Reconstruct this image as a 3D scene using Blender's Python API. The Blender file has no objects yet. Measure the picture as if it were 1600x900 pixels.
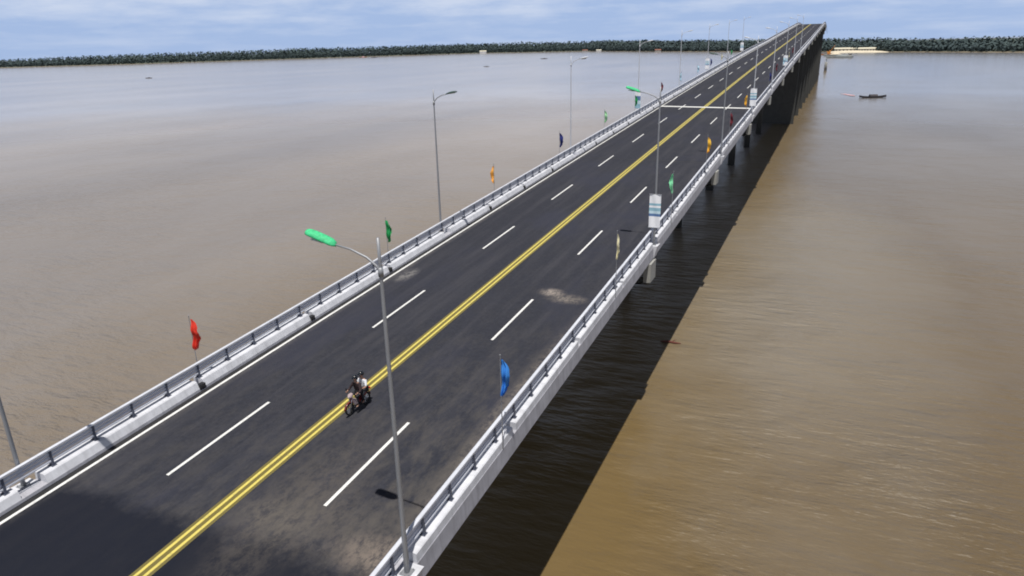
import bpy, bmesh, math, random
from mathutils import Vector, Matrix, noise
random.seed(7)
PI = math.pi
sc = bpy.context.scene
COL = sc.collection
WATER = -10.0

# ------------------------------------------------------------------ deck profile
def zd(y):
    if y < 0: return 0.06*y - 0.2275*0
    if y < 300: return _z0(y)
    z = _z0(300)
    a = min(y, 490) - 300; z += 0.0495*a
    if y > 490:
        b = min(y, 650) - 490; z += 0.0495*b - 0.00055*b*b
    if y > 650: z += (0.0495 - 2*0.00055*160)*0.35*(y-650)
    return z
def _z0(y): return 0.066183*y - 2.7609e-5*((y+90.767)**2 - 90.767**2)
def xo(y):
    """plan alignment: straight to the crest, then a gentle left bend"""
    return 0.0 if y < 545 else -((y-545)**2)/2900.0
def frange(a, b, s):
    out = []; v = a
    while v < b - 1e-6: out.append(v); v += s
    out.append(b); return out
def stations(a, b):
    pts = sorted(set([round(v, 4) for v in ([a, b] + [v for v in frange(-60, 120, 2) if a < v < b] + [v for v in frange(120, 500, 5) if a < v < b] + [v for v in frange(500, 2150, 15) if a < v < b])]))
    return pts

# ------------------------------------------------------------------ materials
def new_mat(name):
    m = bpy.data.materials.new(name); m.use_nodes = True
    nt = m.node_tree; b = nt.nodes['Principled BSDF']
    return m, nt, b
def N(nt, t, **kw):
    n = nt.nodes.new(t)
    for k, v in kw.items():
        if k in n.inputs.keys(): n.inputs[k].default_value = v
        else: setattr(n, k, v)
    return n
def ramp(nt, stops, fac=None):
    r = nt.nodes.new('ShaderNodeValToRGB'); e = r.color_ramp.elements
    while len(e) < len(stops): e.new(0.5)
    for i, (p, c) in enumerate(stops):
        e[i].position = p; e[i].color = (c[0], c[1], c[2], 1) if not isinstance(c, (int, float)) else (c, c, c, 1)
    if fac is not None: nt.links.new(fac, r.inputs[0])
    return r
def mixc(nt, a, b, fac, mode='MIX'):
    m = nt.nodes.new('ShaderNodeMix'); m.data_type = 'RGBA'; m.blend_type = mode
    L = nt.links
    for sock, v in ((m.inputs[0], fac), (m.inputs[6], a), (m.inputs[7], b)):
        if hasattr(v, 'links'): L.new(v, sock)
        elif isinstance(v, (int, float)): sock.default_value = v
        else: sock.default_value = (*v[:3], 1)
    return m.outputs[2]
def math_n(nt, op, a, b=None, c=None, clamp=False):
    m = nt.nodes.new('ShaderNodeMath'); m.operation = op; m.use_clamp = clamp
    for i, v in enumerate((a, b, c)):
        if v is None: continue
        if hasattr(v, 'links'): nt.links.new(v, m.inputs[i])
        else: m.inputs[i].default_value = v
    return m.outputs[0]
def mapr(nt, v, a, b, c=0.0, d=1.0):
    m = nt.nodes.new('ShaderNodeMapRange'); nt.links.new(v, m.inputs[0])
    for i, x in enumerate((a, b, c, d)): m.inputs[i+1].default_value = x
    return m.outputs[0]
def noise_n(nt, scale, detail=4, rough=0.55, stretch=(1, 1, 1), coord='Object', rot=0):
    tc = nt.nodes.new('ShaderNodeTexCoord'); mp = nt.nodes.new('ShaderNodeMapping')
    mp.inputs['Scale'].default_value = stretch; mp.inputs['Rotation'].default_value = (0, 0, rot)
    nt.links.new(tc.outputs[coord], mp.inputs[0])
    n = N(nt, 'ShaderNodeTexNoise', Scale=scale, Detail=detail, Roughness=rough)
    nt.links.new(mp.outputs[0], n.inputs['Vector'])
    return n.outputs['Fac']
def simple(name, c, rough=0.6, metal=0.0, var=0.25, scale=3.0, bump=0.0, stretch=(1, 1, 1)):
    m, nt, b = new_mat(name)
    n = noise_n(nt, scale, 5, 0.6, stretch)
    r = ramp(nt, [(0.25, tuple(x*(1-var) for x in c)), (0.75, tuple(min(1, x*(1+var)) for x in c))], n)
    nt.links.new(r.outputs[0], b.inputs['Base Color'])
    b.inputs['Roughness'].default_value = rough; b.inputs['Metallic'].default_value = metal
    if bump:
        bp = N(nt, 'ShaderNodeBump', Strength=bump, Distance=0.02); nt.links.new(n, bp.inputs['Height'])
        nt.links.new(bp.outputs[0], b.inputs['Normal'])
    return m

def mat_asphalt():
    m, nt, b = new_mat('asphalt')
    tc = nt.nodes.new('ShaderNodeTexCoord'); sp = nt.nodes.new('ShaderNodeSeparateXYZ'); nt.links.new(tc.outputs['Object'], sp.inputs[0])
    X, Y = sp.outputs[0], sp.outputs[1]
    fine = noise_n(nt, 5, 8, 0.85)
    mid = noise_n(nt, 1.3, 8, 0.72, (1, 0.45, 1))
    big = noise_n(nt, 0.16, 4, 0.6, (1, 0.6, 1))
    track = noise_n(nt, 1.4, 3, 0.6, (1, 0.03, 1))
    c = ramp(nt, [(0.25, (0.016, 0.017, 0.024)), (0.75, (0.040, 0.042, 0.054))], fine).outputs[0]
    c = mixc(nt, c, (0.050, 0.050, 0.060), mapr(nt, track, 0.45, 0.70, 0, 0.6))
    c = mixc(nt, c, (0.032, 0.034, 0.050), mapr(nt, big, 0.5, 0.64, 0, 0.7))
    # dusty brown film, strongest on the near right lanes
    near = mapr(nt, Y, 34, 12, 0.12, 1.0)
    side = mapr(nt, X, -3, 6, 0.35, 1.0)
    d = math_n(nt, 'MULTIPLY', mapr(nt, mid, 0.44, 0.62, 0, 0.8), math_n(nt, 'MULTIPLY', near, side))
    c = mixc(nt, c, (0.092, 0.084, 0.076), d)
    # dark fresh patch at the near end: ragged edge
    rag = noise_n(nt, 0.42, 9, 0.72)
    edge = math_n(nt, 'ADD', Y, math_n(nt, 'MULTIPLY', math_n(nt, 'SUBTRACT', rag, 0.5), 3.6))
    k = mapr(nt, edge, 14.5, 13.5, 0, 0.88)
    c = mixc(nt, c, (0.007, 0.009, 0.017), k)
    # pale dust spills
    grit = noise_n(nt, 3.2, 8, 0.8, (1, 0.6, 1))
    def spot(x, y, sx, sy, amt, col, ang=0.0):
        nonlocal c
        ca, sa = math.cos(ang), math.sin(ang)
        dx = math_n(nt, 'SUBTRACT', X, x); dy = math_n(nt, 'SUBTRACT', Y, y)
        u = math_n(nt, 'ADD', math_n(nt, 'MULTIPLY', dx, ca/sx), math_n(nt, 'MULTIPLY', dy, sa/sx))
        v = math_n(nt, 'ADD', math_n(nt, 'MULTIPLY', dx, -sa/sy), math_n(nt, 'MULTIPLY', dy, ca/sy))
        r = math_n(nt, 'ADD', math_n(nt, 'MULTIPLY', u, u), math_n(nt, 'MULTIPLY', v, v))
        r = math_n(nt, 'ADD', r, math_n(nt, 'MULTIPLY', math_n(nt, 'SUBTRACT', mid, 0.5), 2.6))
        f = mapr(nt, r, 2.4, 0.0, 0, 1); f = math_n(nt, 'MULTIPLY', math_n(nt, 'MULTIPLY', f, f), math_n(nt, 'MULTIPLY', mapr(nt, grit, 0.42, 0.56, 0.25, 1.3), amt))
        c = mixc(nt, c, col, f)
    spot(4.1, 37.1, 0.7, 0.5, 0.6, (0.36, 0.31, 0.27)); spot(5.3, 36.4, 1.0, 0.6, 0.45, (0.30, 0.26, 0.22))
    spot(-6.0, 37.0, 0.5, 1.0, 0.5, (0.26, 0.25, 0.24)); spot(6.5, 14.9, 1.3, 0.8, 0.7, (0.20, 0.165, 0.14)); spot(4.4, 15.6, 2.6, 1.5, 0.28, (0.13, 0.115, 0.10)); spot(1.8, 15.2, 1.6, 0.7, 0.4, (0.11, 0.10, 0.09))
    spot(6.9, 24, 0.5, 9, 0.5, (0.17, 0.15, 0.13)); spot(-6.9, 60, 0.35, 60, 0.35, (0.16, 0.15, 0.14))
    spot(2.5, 16, 1.6, 4, 0.35, (0.12, 0.105, 0.09))
    nt.links.new(c, b.inputs['Base Color'])
    b.inputs['Roughness'].default_value = 0.92; b.inputs['Specular IOR Level'].default_value = 0.2
    bp = N(nt, 'ShaderNodeBump', Strength=0.5, Distance=0.02); nt.links.new(fine, bp.inputs['Height']); nt.links.new(bp.outputs[0], b.inputs['Normal'])
    return m
def mat_paint(name, c, wear):
    m, nt, b = new_mat(name)
    n = noise_n(nt, 6, 6, 0.7); n2 = noise_n(nt, 1.2, 3, 0.6)
    f = mapr(nt, n, 0.5, 0.8, 0, wear)
    col = mixc(nt, tuple(x*0.85 for x in c), c, n2); col = mixc(nt, col, (0.10, 0.10, 0.10), f)
    nt.links.new(col, b.inputs['Base Color']); b.inputs['Roughness'].default_value = 0.6
    return m
def mat_concrete(name, c, stain=0.5):
    m, nt, b = new_mat(name)
    n = noise_n(nt, 1.5, 7, 0.65); s = noise_n(nt, 2.0, 5, 0.7, (0.3, 1.2, 0.15)); f = noise_n(nt, 25, 3, 0.6)
    col = ramp(nt, [(0.25, tuple(x*0.8 for x in c)), (0.75, tuple(min(1, x*1.12) for x in c))], n).outputs[0]
    col = mixc(nt, col, tuple(x*0.5 for x in c), mapr(nt, s, 0.48, 0.75, 0, stain))
    nt.links.new(col, b.inputs['Base Color']); b.inputs['Roughness'].default_value = 0.85
    bp = N(nt, 'ShaderNodeBump', Strength=0.25, Distance=0.02); nt.links.new(f, bp.inputs['Height']); nt.links.new(bp.outputs[0], b.inputs['Normal'])
    return m
def mat_water():
    m, nt, b = new_mat('river_water')
    tc = nt.nodes.new('ShaderNodeTexCoord')
    big = noise_n(nt, 0.012, 5, 0.6, (1, 0.6, 1)); mid = noise_n(nt, 0.05, 6, 0.65, (1, 0.5, 1), rot=0.5)
    c = ramp(nt, [(0.3, (0.116, 0.082, 0.042)), (0.7, (0.138, 0.102, 0.058))], big).outputs[0]
    c = mixc(nt, c, (0.145, 0.108, 0.062), mapr(nt, mid, 0.45, 0.7, 0, 0.6))
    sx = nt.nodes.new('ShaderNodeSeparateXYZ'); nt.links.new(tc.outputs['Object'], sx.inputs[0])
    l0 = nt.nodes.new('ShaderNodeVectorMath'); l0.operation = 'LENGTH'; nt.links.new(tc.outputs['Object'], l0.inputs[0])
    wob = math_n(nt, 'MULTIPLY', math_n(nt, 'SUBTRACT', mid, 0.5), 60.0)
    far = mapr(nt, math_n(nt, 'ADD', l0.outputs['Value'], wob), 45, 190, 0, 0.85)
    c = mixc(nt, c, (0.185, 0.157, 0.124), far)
    left = mapr(nt, math_n(nt, 'ADD', sx.outputs[0], wob), -8, -55, 0, 0.95)  # left tint: pale cloud reflection put into the base colour
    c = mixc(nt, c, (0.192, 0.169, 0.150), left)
    farcol = mixc(nt, (0.135, 0.125, 0.122), (0.240, 0.215, 0.200), mapr(nt, sx.outputs[0], 10, -60, 0, 1))  # far tint; its pale left end repeats the painted sky reflection
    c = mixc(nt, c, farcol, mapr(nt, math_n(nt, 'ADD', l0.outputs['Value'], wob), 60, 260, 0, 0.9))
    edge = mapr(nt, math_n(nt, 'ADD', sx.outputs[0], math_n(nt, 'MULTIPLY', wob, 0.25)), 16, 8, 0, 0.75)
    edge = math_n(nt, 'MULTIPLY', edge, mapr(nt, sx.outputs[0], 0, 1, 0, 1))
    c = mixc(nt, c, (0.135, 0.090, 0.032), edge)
    # bright cloud sheen painted into the water colour alongside the bridge
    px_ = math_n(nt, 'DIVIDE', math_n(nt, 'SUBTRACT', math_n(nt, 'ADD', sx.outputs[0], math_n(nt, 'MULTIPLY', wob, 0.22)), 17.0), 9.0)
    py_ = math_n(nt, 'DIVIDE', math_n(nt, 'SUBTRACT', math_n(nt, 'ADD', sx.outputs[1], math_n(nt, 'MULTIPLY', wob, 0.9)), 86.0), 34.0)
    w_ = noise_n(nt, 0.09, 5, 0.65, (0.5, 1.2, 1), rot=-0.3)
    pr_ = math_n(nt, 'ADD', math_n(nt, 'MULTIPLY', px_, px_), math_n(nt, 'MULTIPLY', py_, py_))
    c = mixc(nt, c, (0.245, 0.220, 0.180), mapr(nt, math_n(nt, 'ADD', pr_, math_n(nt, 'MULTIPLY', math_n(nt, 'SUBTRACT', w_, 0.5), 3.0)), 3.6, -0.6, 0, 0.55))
    cloud_band = noise_n(nt, 0.009, 3, 0.5, (1.3, 0.35, 1), rot=0.45)  # broad soft bands: cloud reflections painted into the water colour
    c = mixc(nt, c, mixc(nt, (0.93, 0.94, 0.97), (1.28, 1.27, 1.25), mapr(nt, cloud_band, 0.36, 0.64, 0, 1)), 1.0, 'MULTIPLY')
    nt.links.new(c, b.inputs['Base Color'])
    b.inputs['IOR'].default_value = 1.42; b.inputs['Specular IOR Level'].default_value = 0.42
    # ripples: fine + swell, fading with distance scale so far water is a smooth sheen
    w1 = noise_n(nt, 0.62, 4, 0.55, (0.55, 1.6, 1), rot=-0.43)
    w2 = noise_n(nt, 0.20, 3, 0.5, (0.6, 1.4, 1), rot=-0.15)
    w3 = noise_n(nt, 3.2, 3, 0.6, (0.6, 1.2, 1), rot=-0.5)
    patch = mapr(nt, noise_n(nt, 0.022, 4, 0.6), 0.40, 0.60, 0.35, 1.8)
    ln = nt.nodes.new('ShaderNodeVectorMath'); ln.operation = 'LENGTH'; nt.links.new(tc.outputs['Object'], ln.inputs[0])
    near = mapr(nt, ln.outputs['Value'], 60, 420, 1.0, 0.07)
    h = math_n(nt, 'ADD', math_n(nt, 'MULTIPLY', w1, 0.55), math_n(nt, 'MULTIPLY', w2, 0.5))
    h = math_n(nt, 'ADD', h, math_n(nt, 'MULTIPLY', w3, 0.05))
    h = math_n(nt, 'MULTIPLY', h, math_n(nt, 'MULTIPLY', patch, near))
    bp = N(nt, 'ShaderNodeBump', Strength=1.0, Distance=0.8); nt.links.new(h, bp.inputs['Height']); nt.links.new(bp.outputs[0], b.inputs['Normal'])
    nt.links.new(mapr(nt, ln.outputs['Value'], 60, 420, 0.45, 0.15), b.inputs['Roughness'])
    return m
def mat_forest():
    m, nt, b = new_mat('forest_leaves')
    at = N(nt, 'ShaderNodeAttribute', attribute_name='tone')
    r = ramp(nt, [(0.0, (0.046, 0.070, 0.078)), (0.55, (0.052, 0.078, 0.080)), (1.0, (0.062, 0.090, 0.086))], at.outputs['Fac'])  # distance haze put into the bluish leaf colours
    nt.links.new(r.outputs[0], b.inputs['Base Color']); b.inputs['Roughness'].default_value = 0.9
    return m

M = {}
M['asphalt'] = mat_asphalt()
M['white_paint'] = mat_paint('white_road_paint', (0.78, 0.78, 0.76), 0.5)
M['yellow_paint'] = mat_paint('yellow_road_paint', (0.68, 0.57, 0.13), 0.6)
M['yellow_edge'] = mat_paint('yellow_stain', (0.16, 0.13, 0.03), 0.4)
M['plinth'] = mat_concrete('pale_painted_concrete', (0.60, 0.61, 0.65), 0.55)
M['fascia'] = mat_concrete('fascia_concrete', (0.40, 0.40, 0.44), 0.7)
M['concrete'] = mat_concrete('pier_concrete', (0.34, 0.34, 0.32), 0.5)
M['girder'] = mat_concrete('shaded_girder_concrete', (0.05, 0.05, 0.046), 0.5)  # near-black: shade under the deck put into the concrete colour
M['joint'] = simple('joint_rubber', (0.013, 0.013, 0.014), 0.7)
M['steel'] = simple('galvanised_rail', (0.62, 0.64, 0.70), 0.5, 0.1, 0.12, 2)
M['railpanel'] = simple('grey_blue_rail', (0.46, 0.48, 0.55), 0.5, 0.2, 0.12, 2)
M['post'] = simple('dark_rail_post', (0.075, 0.085, 0.12), 0.5, 0.2, 0.2, 3)
M['pole'] = simple('galvanised_pole', (0.30, 0.31, 0.33), 0.5, 0.4, 0.15, 2, stretch=(1, 1, .2))
M['lampgreen'] = simple('green_lamp_paint', (0.05, 0.50, 0.21), 0.7, 0, 0.4, 12)
M['lampdark'] = simple('dark_lamp_paint', (0.035, 0.07, 0.06), 0.5, 0, 0.2, 4)
M['lens'] = simple('lamp_lens', (0.55, 0.58, 0.55), 0.2)
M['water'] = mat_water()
M['forest'] = mat_forest()
M['land'] = simple('bank_ground', (0.06, 0.075, 0.05), 0.95, 0, 0.4, 0.004)
M['mud'] = simple('mud_bank', (0.20, 0.17, 0.12), 0.95, 0, 0.3, 0.05)
M['sand'] = simple('sand_heap', (0.62, 0.55, 0.42), 0.95, 0, 0.15, 0.05)
M['black'] = simple('black_plastic', (0.014, 0.014, 0.016), 0.4)
M['rubber'] = simple('tyre_rubber', (0.012, 0.012, 0.012), 0.8)
M['chrome'] = simple('bright_metal', (0.55, 0.55, 0.55), 0.25, 0.9, 0.05)
M['scooter_red'] = simple('dark_red_paint', (0.16, 0.02, 0.02), 0.3, 0, 0.1)
M['cowl'] = simple('pale_cowl', (0.42, 0.33, 0.33), 0.4, 0, 0.08)
M['skin'] = simple('skin', (0.36, 0.20, 0.14), 0.6, 0, 0.08)
M['jacket'] = simple('dark_jacket', (0.025, 0.012, 0.014), 0.85, 0, 0.2, 8)
M['trousers'] = simple('dark_trousers', (0.015, 0.015, 0.02), 0.85, 0, 0.2, 8)
M['whitecloth'] = simple('white_shirt', (0.74, 0.76, 0.80), 0.8, 0, 0.06, 8)
M['pinkcloth'] = simple('pink_shirt', (0.60, 0.38, 0.38), 0.8, 0, 0.08, 8)
M['helmetblack'] = simple('black_helmet', (0.008, 0.010, 0.014), 0.25)
M['wood'] = simple('dark_wet_wood', (0.045, 0.04, 0.045), 0.7, 0, 0.3, 2)
M['driftwood'] = simple('reddish_driftwood', (0.11, 0.03, 0.02), 0.8, 0, 0.3, 2)
M['rust'] = simple('rust_steel', (0.30, 0.12, 0.04), 0.8, 0, 0.4, 0.5)
M['orange'] = simple('orange_machine', (0.62, 0.26, 0.05), 0.5, 0, 0.15, 0.5)
M['bargegrey'] = simple('barge_grey', (0.20, 0.22, 0.22), 0.7, 0, 0.3, 0.2)
M['roofpale'] = simple('pale_roof_sheet', (0.70, 0.66, 0.52), 0.6, 0, 0.1, 0.05)
M['wallpale'] = simple('pale_wall', (0.42, 0.40, 0.36), 0.8, 0, 0.2, 0.1)
M['wallwhite'] = simple('white_wall', (0.75, 0.75, 0.76), 0.7, 0, 0.1, 0.1)
M['rooftile'] = simple('red_roof', (0.30, 0.12, 0.08), 0.8, 0, 0.2, 0.1)
M['glass'] = simple('dark_glass', (0.03, 0.035, 0.04), 0.15)
M['pinktarp'] = simple('pink_net', (0.62, 0.36, 0.38), 0.8, 0, 0.15, 0.5)
FL = dict(red=(0.62, 0.03, 0.012), green=(0.015, 0.30, 0.085), orange=(0.85, 0.42, 0.08), navy=(0.015, 0.025, 0.17), lightgreen=(0.36, 0.66, 0.38),
          darkred=(0.17, 0.02, 0.035), blue=(0.03, 0.20, 0.60), cream=(0.74, 0.70, 0.48), palegreen=(0.25, 0.72, 0.42), yellow=(0.80, 0.48, 0.05), paleblue=(0.45, 0.66, 0.78))
for k, v in FL.items():
    M['flag_'+k] = simple('flag_cloth_'+k, v, 0.75, 0, 0.12, 3)
M['ban_white'] = simple('banner_white', (0.86, 0.87, 0.90), 0.6, 0, 0.03)
M['ban_teal'] = simple('banner_teal', (0.28, 0.48, 0.58), 0.6, 0, 0.1)
M['ban_blue'] = simple('banner_blue', (0.10, 0.19, 0.38), 0.6, 0, 0.1)
M['ban_pale'] = simple('banner_pale_blue', (0.55, 0.72, 0.80), 0.6, 0, 0.05)

# ------------------------------------------------------------------ mesh helpers
def obj(name, bm, mats, parent=None, smooth=False, loc=None):
    me = bpy.data.meshes.new(name)
    bmesh.ops.recalc_face_normals(bm, faces=bm.faces) if bm.faces else None
    bm.to_mesh(me); bm.free()
    if not isinstance(mats, (list, tuple)): mats = [mats]
    for m in mats: me.materials.append(m)
    if smooth:
        for p in me.polygons: p.use_smooth = True
    o = bpy.data.objects.new(name, me); COL.objects.link(o)
    if parent: o.parent = parent
    if loc is not None: o.location = loc
    return o
def empty(name, label, cat, loc=(0, 0, 0), rotz=0, group=None):
    o = bpy.data.objects.new(name, None); COL.objects.link(o); o.location = loc; o.rotation_euler = (0, 0, rotz)
    o['label'] = label; o['category'] = cat
    if group: o['group'] = group
    return o
def tag(o, label=None, cat=None, group=None, kind=None):
    for k, v in (('label', label), ('category', cat), ('group', group), ('kind', kind)):
        if v: o[k] = v
    return o
def box(bm, c, s, mi=0, rot=None):
    r = bmesh.ops.create_cube(bm, size=1.0)
    mat = Matrix.Translation(c) @ (rot.to_4x4() if rot else Matrix()) @ Matrix.Diagonal((*s, 1))
    bmesh.ops.transform(bm, matrix=mat, verts=r['verts'])
    fs = {f for v in r['verts'] for f in v.link_faces}
    for f in fs: f.material_index = mi
    return r['verts']
def tube(bm, pts, rads, n=10, mi=0, cap=True, flat=1.0):
    pts = [Vector(p) for p in pts]
    if isinstance(rads, (int, float)): rads = [rads]*len(pts)
    rings = []
    up = None
    for i, p in enumerate(pts):
        d = (pts[min(i+1, len(pts)-1)] - pts[max(i-1, 0)]).normalized()
        if up is None:
            a = Vector((0, 0, 1)) if abs(d.z) < 0.9 else Vector((1, 0, 0))
        else: a = up
        s = d.cross(a).normalized(); u = s.cross(d).normalized(); up = u
        rings.append([bm.verts.new(p + (s*math.cos(2*PI*k/n) + u*math.sin(2*PI*k/n)*flat)*rads[i]) for k in range(n)])
    for a, b in zip(rings, rings[1:]):
        for k in range(n):
            f = bm.faces.new((a[k], a[(k+1) % n], b[(k+1) % n], b[k])); f.material_index = mi
    if cap:
        f = bm.faces.new(rings[0][::-1]); f.material_index = mi
        f = bm.faces.new(rings[-1]); f.material_index = mi
def sweep(bm, prof, ys, mi=0, side=1, mif=None):
    """prof: closed polygon of (x, h); swept along y following the deck"""
    rings = [[bm.verts.new((side*x + xo(y), y, zd(y) + h)) for x, h in prof] for y in ys]
    n = len(prof)
    for a, b in zip(rings, rings[1:]):
        for k in range(n):
            f = bm.faces.new((a[k], a[(k+1) % n], b[(k+1) % n], b[k])); f.material_index = mif[k] if mif else mi
    bm.faces.new(rings[0][::-1]).material_index = mi; bm.faces.new(rings[-1]).material_index = mi
def strip(bm, x0, x1, ys, h, mi=0, skew=0):
    rows = [(bm.verts.new((x0 + xo(y), y, zd(y)+h)), bm.verts.new((x1 + xo(y), y+skew, zd(y+skew)+h))) for y in ys]
    for a, b in zip(rows, rows[1:]):
        f = bm.faces.new((a[0], a[1], b[1], b[0])); f.material_index = mi

Y0, Y1 = -60, 1120
POLES_R = [-16.8, 14.5, 46.9, 77.6] + [106.5 + 30.3*k for k in range(15)]
POLES_L = [-16.6, 13.0, 45.2, 74.9] + [104.6 + 30.3*k for k in range(15)]

# ------------------------------------------------------------------ setting
def setting():
    # river
    bm = bmesh.new()
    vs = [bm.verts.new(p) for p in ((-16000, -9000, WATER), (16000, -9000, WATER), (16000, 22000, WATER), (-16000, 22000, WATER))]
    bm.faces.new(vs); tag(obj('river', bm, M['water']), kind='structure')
    # road surface on the deck
    bm = bmesh.new(); strip(bm, -7.42, 7.42, stations(Y0, Y1), 0.0); tag(obj('road', bm, M['asphalt']), kind='structure')
    # yellow double line with darker stain beside it
    bm = bmesh.new()
    for x0, x1 in ((-0.205, -0.088), (0.088, 0.205)): strip(bm, x0, x1, stations(Y0, Y1), 0.008, 0)
    strip(bm, -0.34, 0.34, stations(Y0, Y1), 0.004, 1)
    tag(obj('centre_line_marking', bm, [M['yellow_paint'], M['yellow_edge']]), kind='structure')
    bm = bmesh.new()
    for s in (-1, 1): strip(bm, s*6.92-0.075, s*6.92+0.075, stations(Y0, Y1), 0.004)
    tag(obj('edge_line_marking', bm, M['white_paint']), kind='structure')
    bm = bmesh.new()
    for x, y0 in ((-3.48, 15.6), (3.45, 16.3)):
        for k in range(-4, 44):
            y = y0 + 13.82*k
            strip(bm, x-0.07, x+0.07, [y, y+2.8, y+5.62], 0.004)
    tag(obj('lane_marking', bm, M['white_paint']), kind='structure')
    bm = bmesh.new()
    for s in (-1, 1): strip(bm, s*7.125-0.12, s*7.125+0.12, stations(Y0, Y1), 0.0035)
    tag(obj('gutter', bm, M['joint']), kind='structure')
    bm = bmesh.new(); strip(bm, -7.0, 7.3, [115.3, 116.3], 0.012, 0, -1.4)
    tag(obj('stop_line_marking', bm, M['white_paint']), kind='structure')
setting()

# ------------------------------------------------------------------ bridge
def bridge():
    root = empty('bridge', 'long pale concrete road bridge climbing away over the brown river', 'bridge')
    bm = bmesh.new(); ys = stations(Y0, Y1)
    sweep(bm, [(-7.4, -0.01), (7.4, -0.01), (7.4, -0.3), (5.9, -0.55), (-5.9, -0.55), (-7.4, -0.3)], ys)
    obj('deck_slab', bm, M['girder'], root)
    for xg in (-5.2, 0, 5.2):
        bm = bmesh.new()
        sweep(bm, [(xg-1.1, -0.56), (xg+1.1, -0.56), (xg+0.8, -2.6), (xg-0.8, -2.6)], ys)  # hidden girders, shaped deeper to keep skylight off the water below
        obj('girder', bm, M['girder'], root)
    for s, poles in ((-1, POLES_L), (1, POLES_R)):
        # fascia / lower parapet, continuous
        bm = bmesh.new()
        sweep(bm, [(7.32, 0.12), (8.06, 0.12), (8.10, -0.62), (7.9, -0.66), (7.41, -0.45), (7.41, -0.02), (7.30, -0.02)], ys, side=s, mif=[0]*7)
        par = obj('parapet', bm, M['fascia'], root)
        # raised plinth in segments
        gaps = []
        for a, b in zip(poles, poles[1:]):
            gaps.append((a, 0.5))
            for k in (1, 2, 3): gaps.append((a + (b-a)*k/4, 0.16))
        gaps.append((poles[-1], 0.5))
        prev = Y0; bm = bmesh.new()
        for g, w in gaps + [(Y1+1, 1)]:
            a, b = prev, min(g - w, Y1)
            prof = [(7.33, 0.121), (7.45, 0.42), (7.50, 0.455), (7.98, 0.455), (8.02, 0.42), (8.045, 0.121)]
            sweep(bm, prof, stations(a, b), side=s); prev = g + w
        obj('plinth', bm, M['plinth'], par)
        for g, w in gaps:
            if w < 0.3 and g < 220:
                bm = bmesh.new(); box(bm, (s*7.40, g, zd(g)+0.17), (0.22, 0.34, 0.26)); obj('drain', bm, M['black'], par)
        for y in [q for q in poles if q < 500]:
            bm = bmesh.new(); vs = box(bm, (s*8.02, y, zd(y)-0.26), (0.62, 0.86, 0.86))
            for v in vs:
                if v.co.z < zd(y) - 0.3 and abs(v.co.x) > 8.2: v.co.x -= s*0.22
            obj('pole_pedestal', bm, M['plinth'], par)
    # expansion joints
    for y in [74.9, 136, 197, 258, 319]:
        bm = bmesh.new(); strip(bm, -7.35, 7.35, [y-.09, y+.09], 0.0025)
        obj('expansion_joint', bm, M['joint'], root)
    # piers
    py = [-16.0, 14.6, 45.9, 74.3] + [104 + 30.3*k for k in range(32)]
    for y in py:
        if y > 1060: continue
        tz = zd(y) - 2.1
        bm = bmesh.new()
        # cap beam with rising cantilever ends
        pts = [(-8.25, -0.7), (-8.25, -2.0), (-6.8, -3.6), (0.6, -3.6), (8.25, -2.0), (8.25, -0.7), (7.75, -0.7), (7.75, -2.15), (-7.75, -2.15), (-7.75, -0.7)]
        for yy in (-0.75, 0.75): pass
        f0 = [bm.verts.new((x, y-0.75, zd(y)+h)) for x, h in pts]; f1 = [bm.verts.new((x, y+0.75, zd(y)+h)) for x, h in pts]
        n = len(pts)
        for k in range(n): bm.faces.new((f0[k], f0[(k+1) % n], f1[(k+1) % n], f1[k]))
        bm.faces.new(f0); bm.faces.new(f1)
        cap = obj('pier', bm, M['concrete'], root)
        if y > 230:
            bm = bmesh.new()
            w0 = [bm.verts.new((x, y+dy, z)) for z in (WATER-1, zd(y)-3.55) for x, dy in ((-6.8, -.6), (6.9 if z < 0 else 1.2, -.6), (6.9 if z < 0 else 1.2, .6), (-6.8, .6))]
            for w in w0[4:]:
                if w.co.x > 0: w.co.x = 6.9; w.co.z = zd(y) - 2.6
            for k in range(4): bm.faces.new((w0[k], w0[(k+1) % 4], w0[4+(k+1) % 4], w0[4+k]))
            bm.faces.new(w0[:4]); bm.faces.new(w0[4:])
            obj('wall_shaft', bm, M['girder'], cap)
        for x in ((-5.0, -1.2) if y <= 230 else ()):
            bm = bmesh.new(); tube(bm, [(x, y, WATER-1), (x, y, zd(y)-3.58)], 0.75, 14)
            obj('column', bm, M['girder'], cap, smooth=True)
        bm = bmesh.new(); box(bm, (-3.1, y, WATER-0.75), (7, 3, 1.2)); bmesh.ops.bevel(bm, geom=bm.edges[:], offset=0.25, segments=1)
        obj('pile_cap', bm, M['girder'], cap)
        if xo(y):
            cap.location = (xo(y), 0, 0)
bridge()

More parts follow.
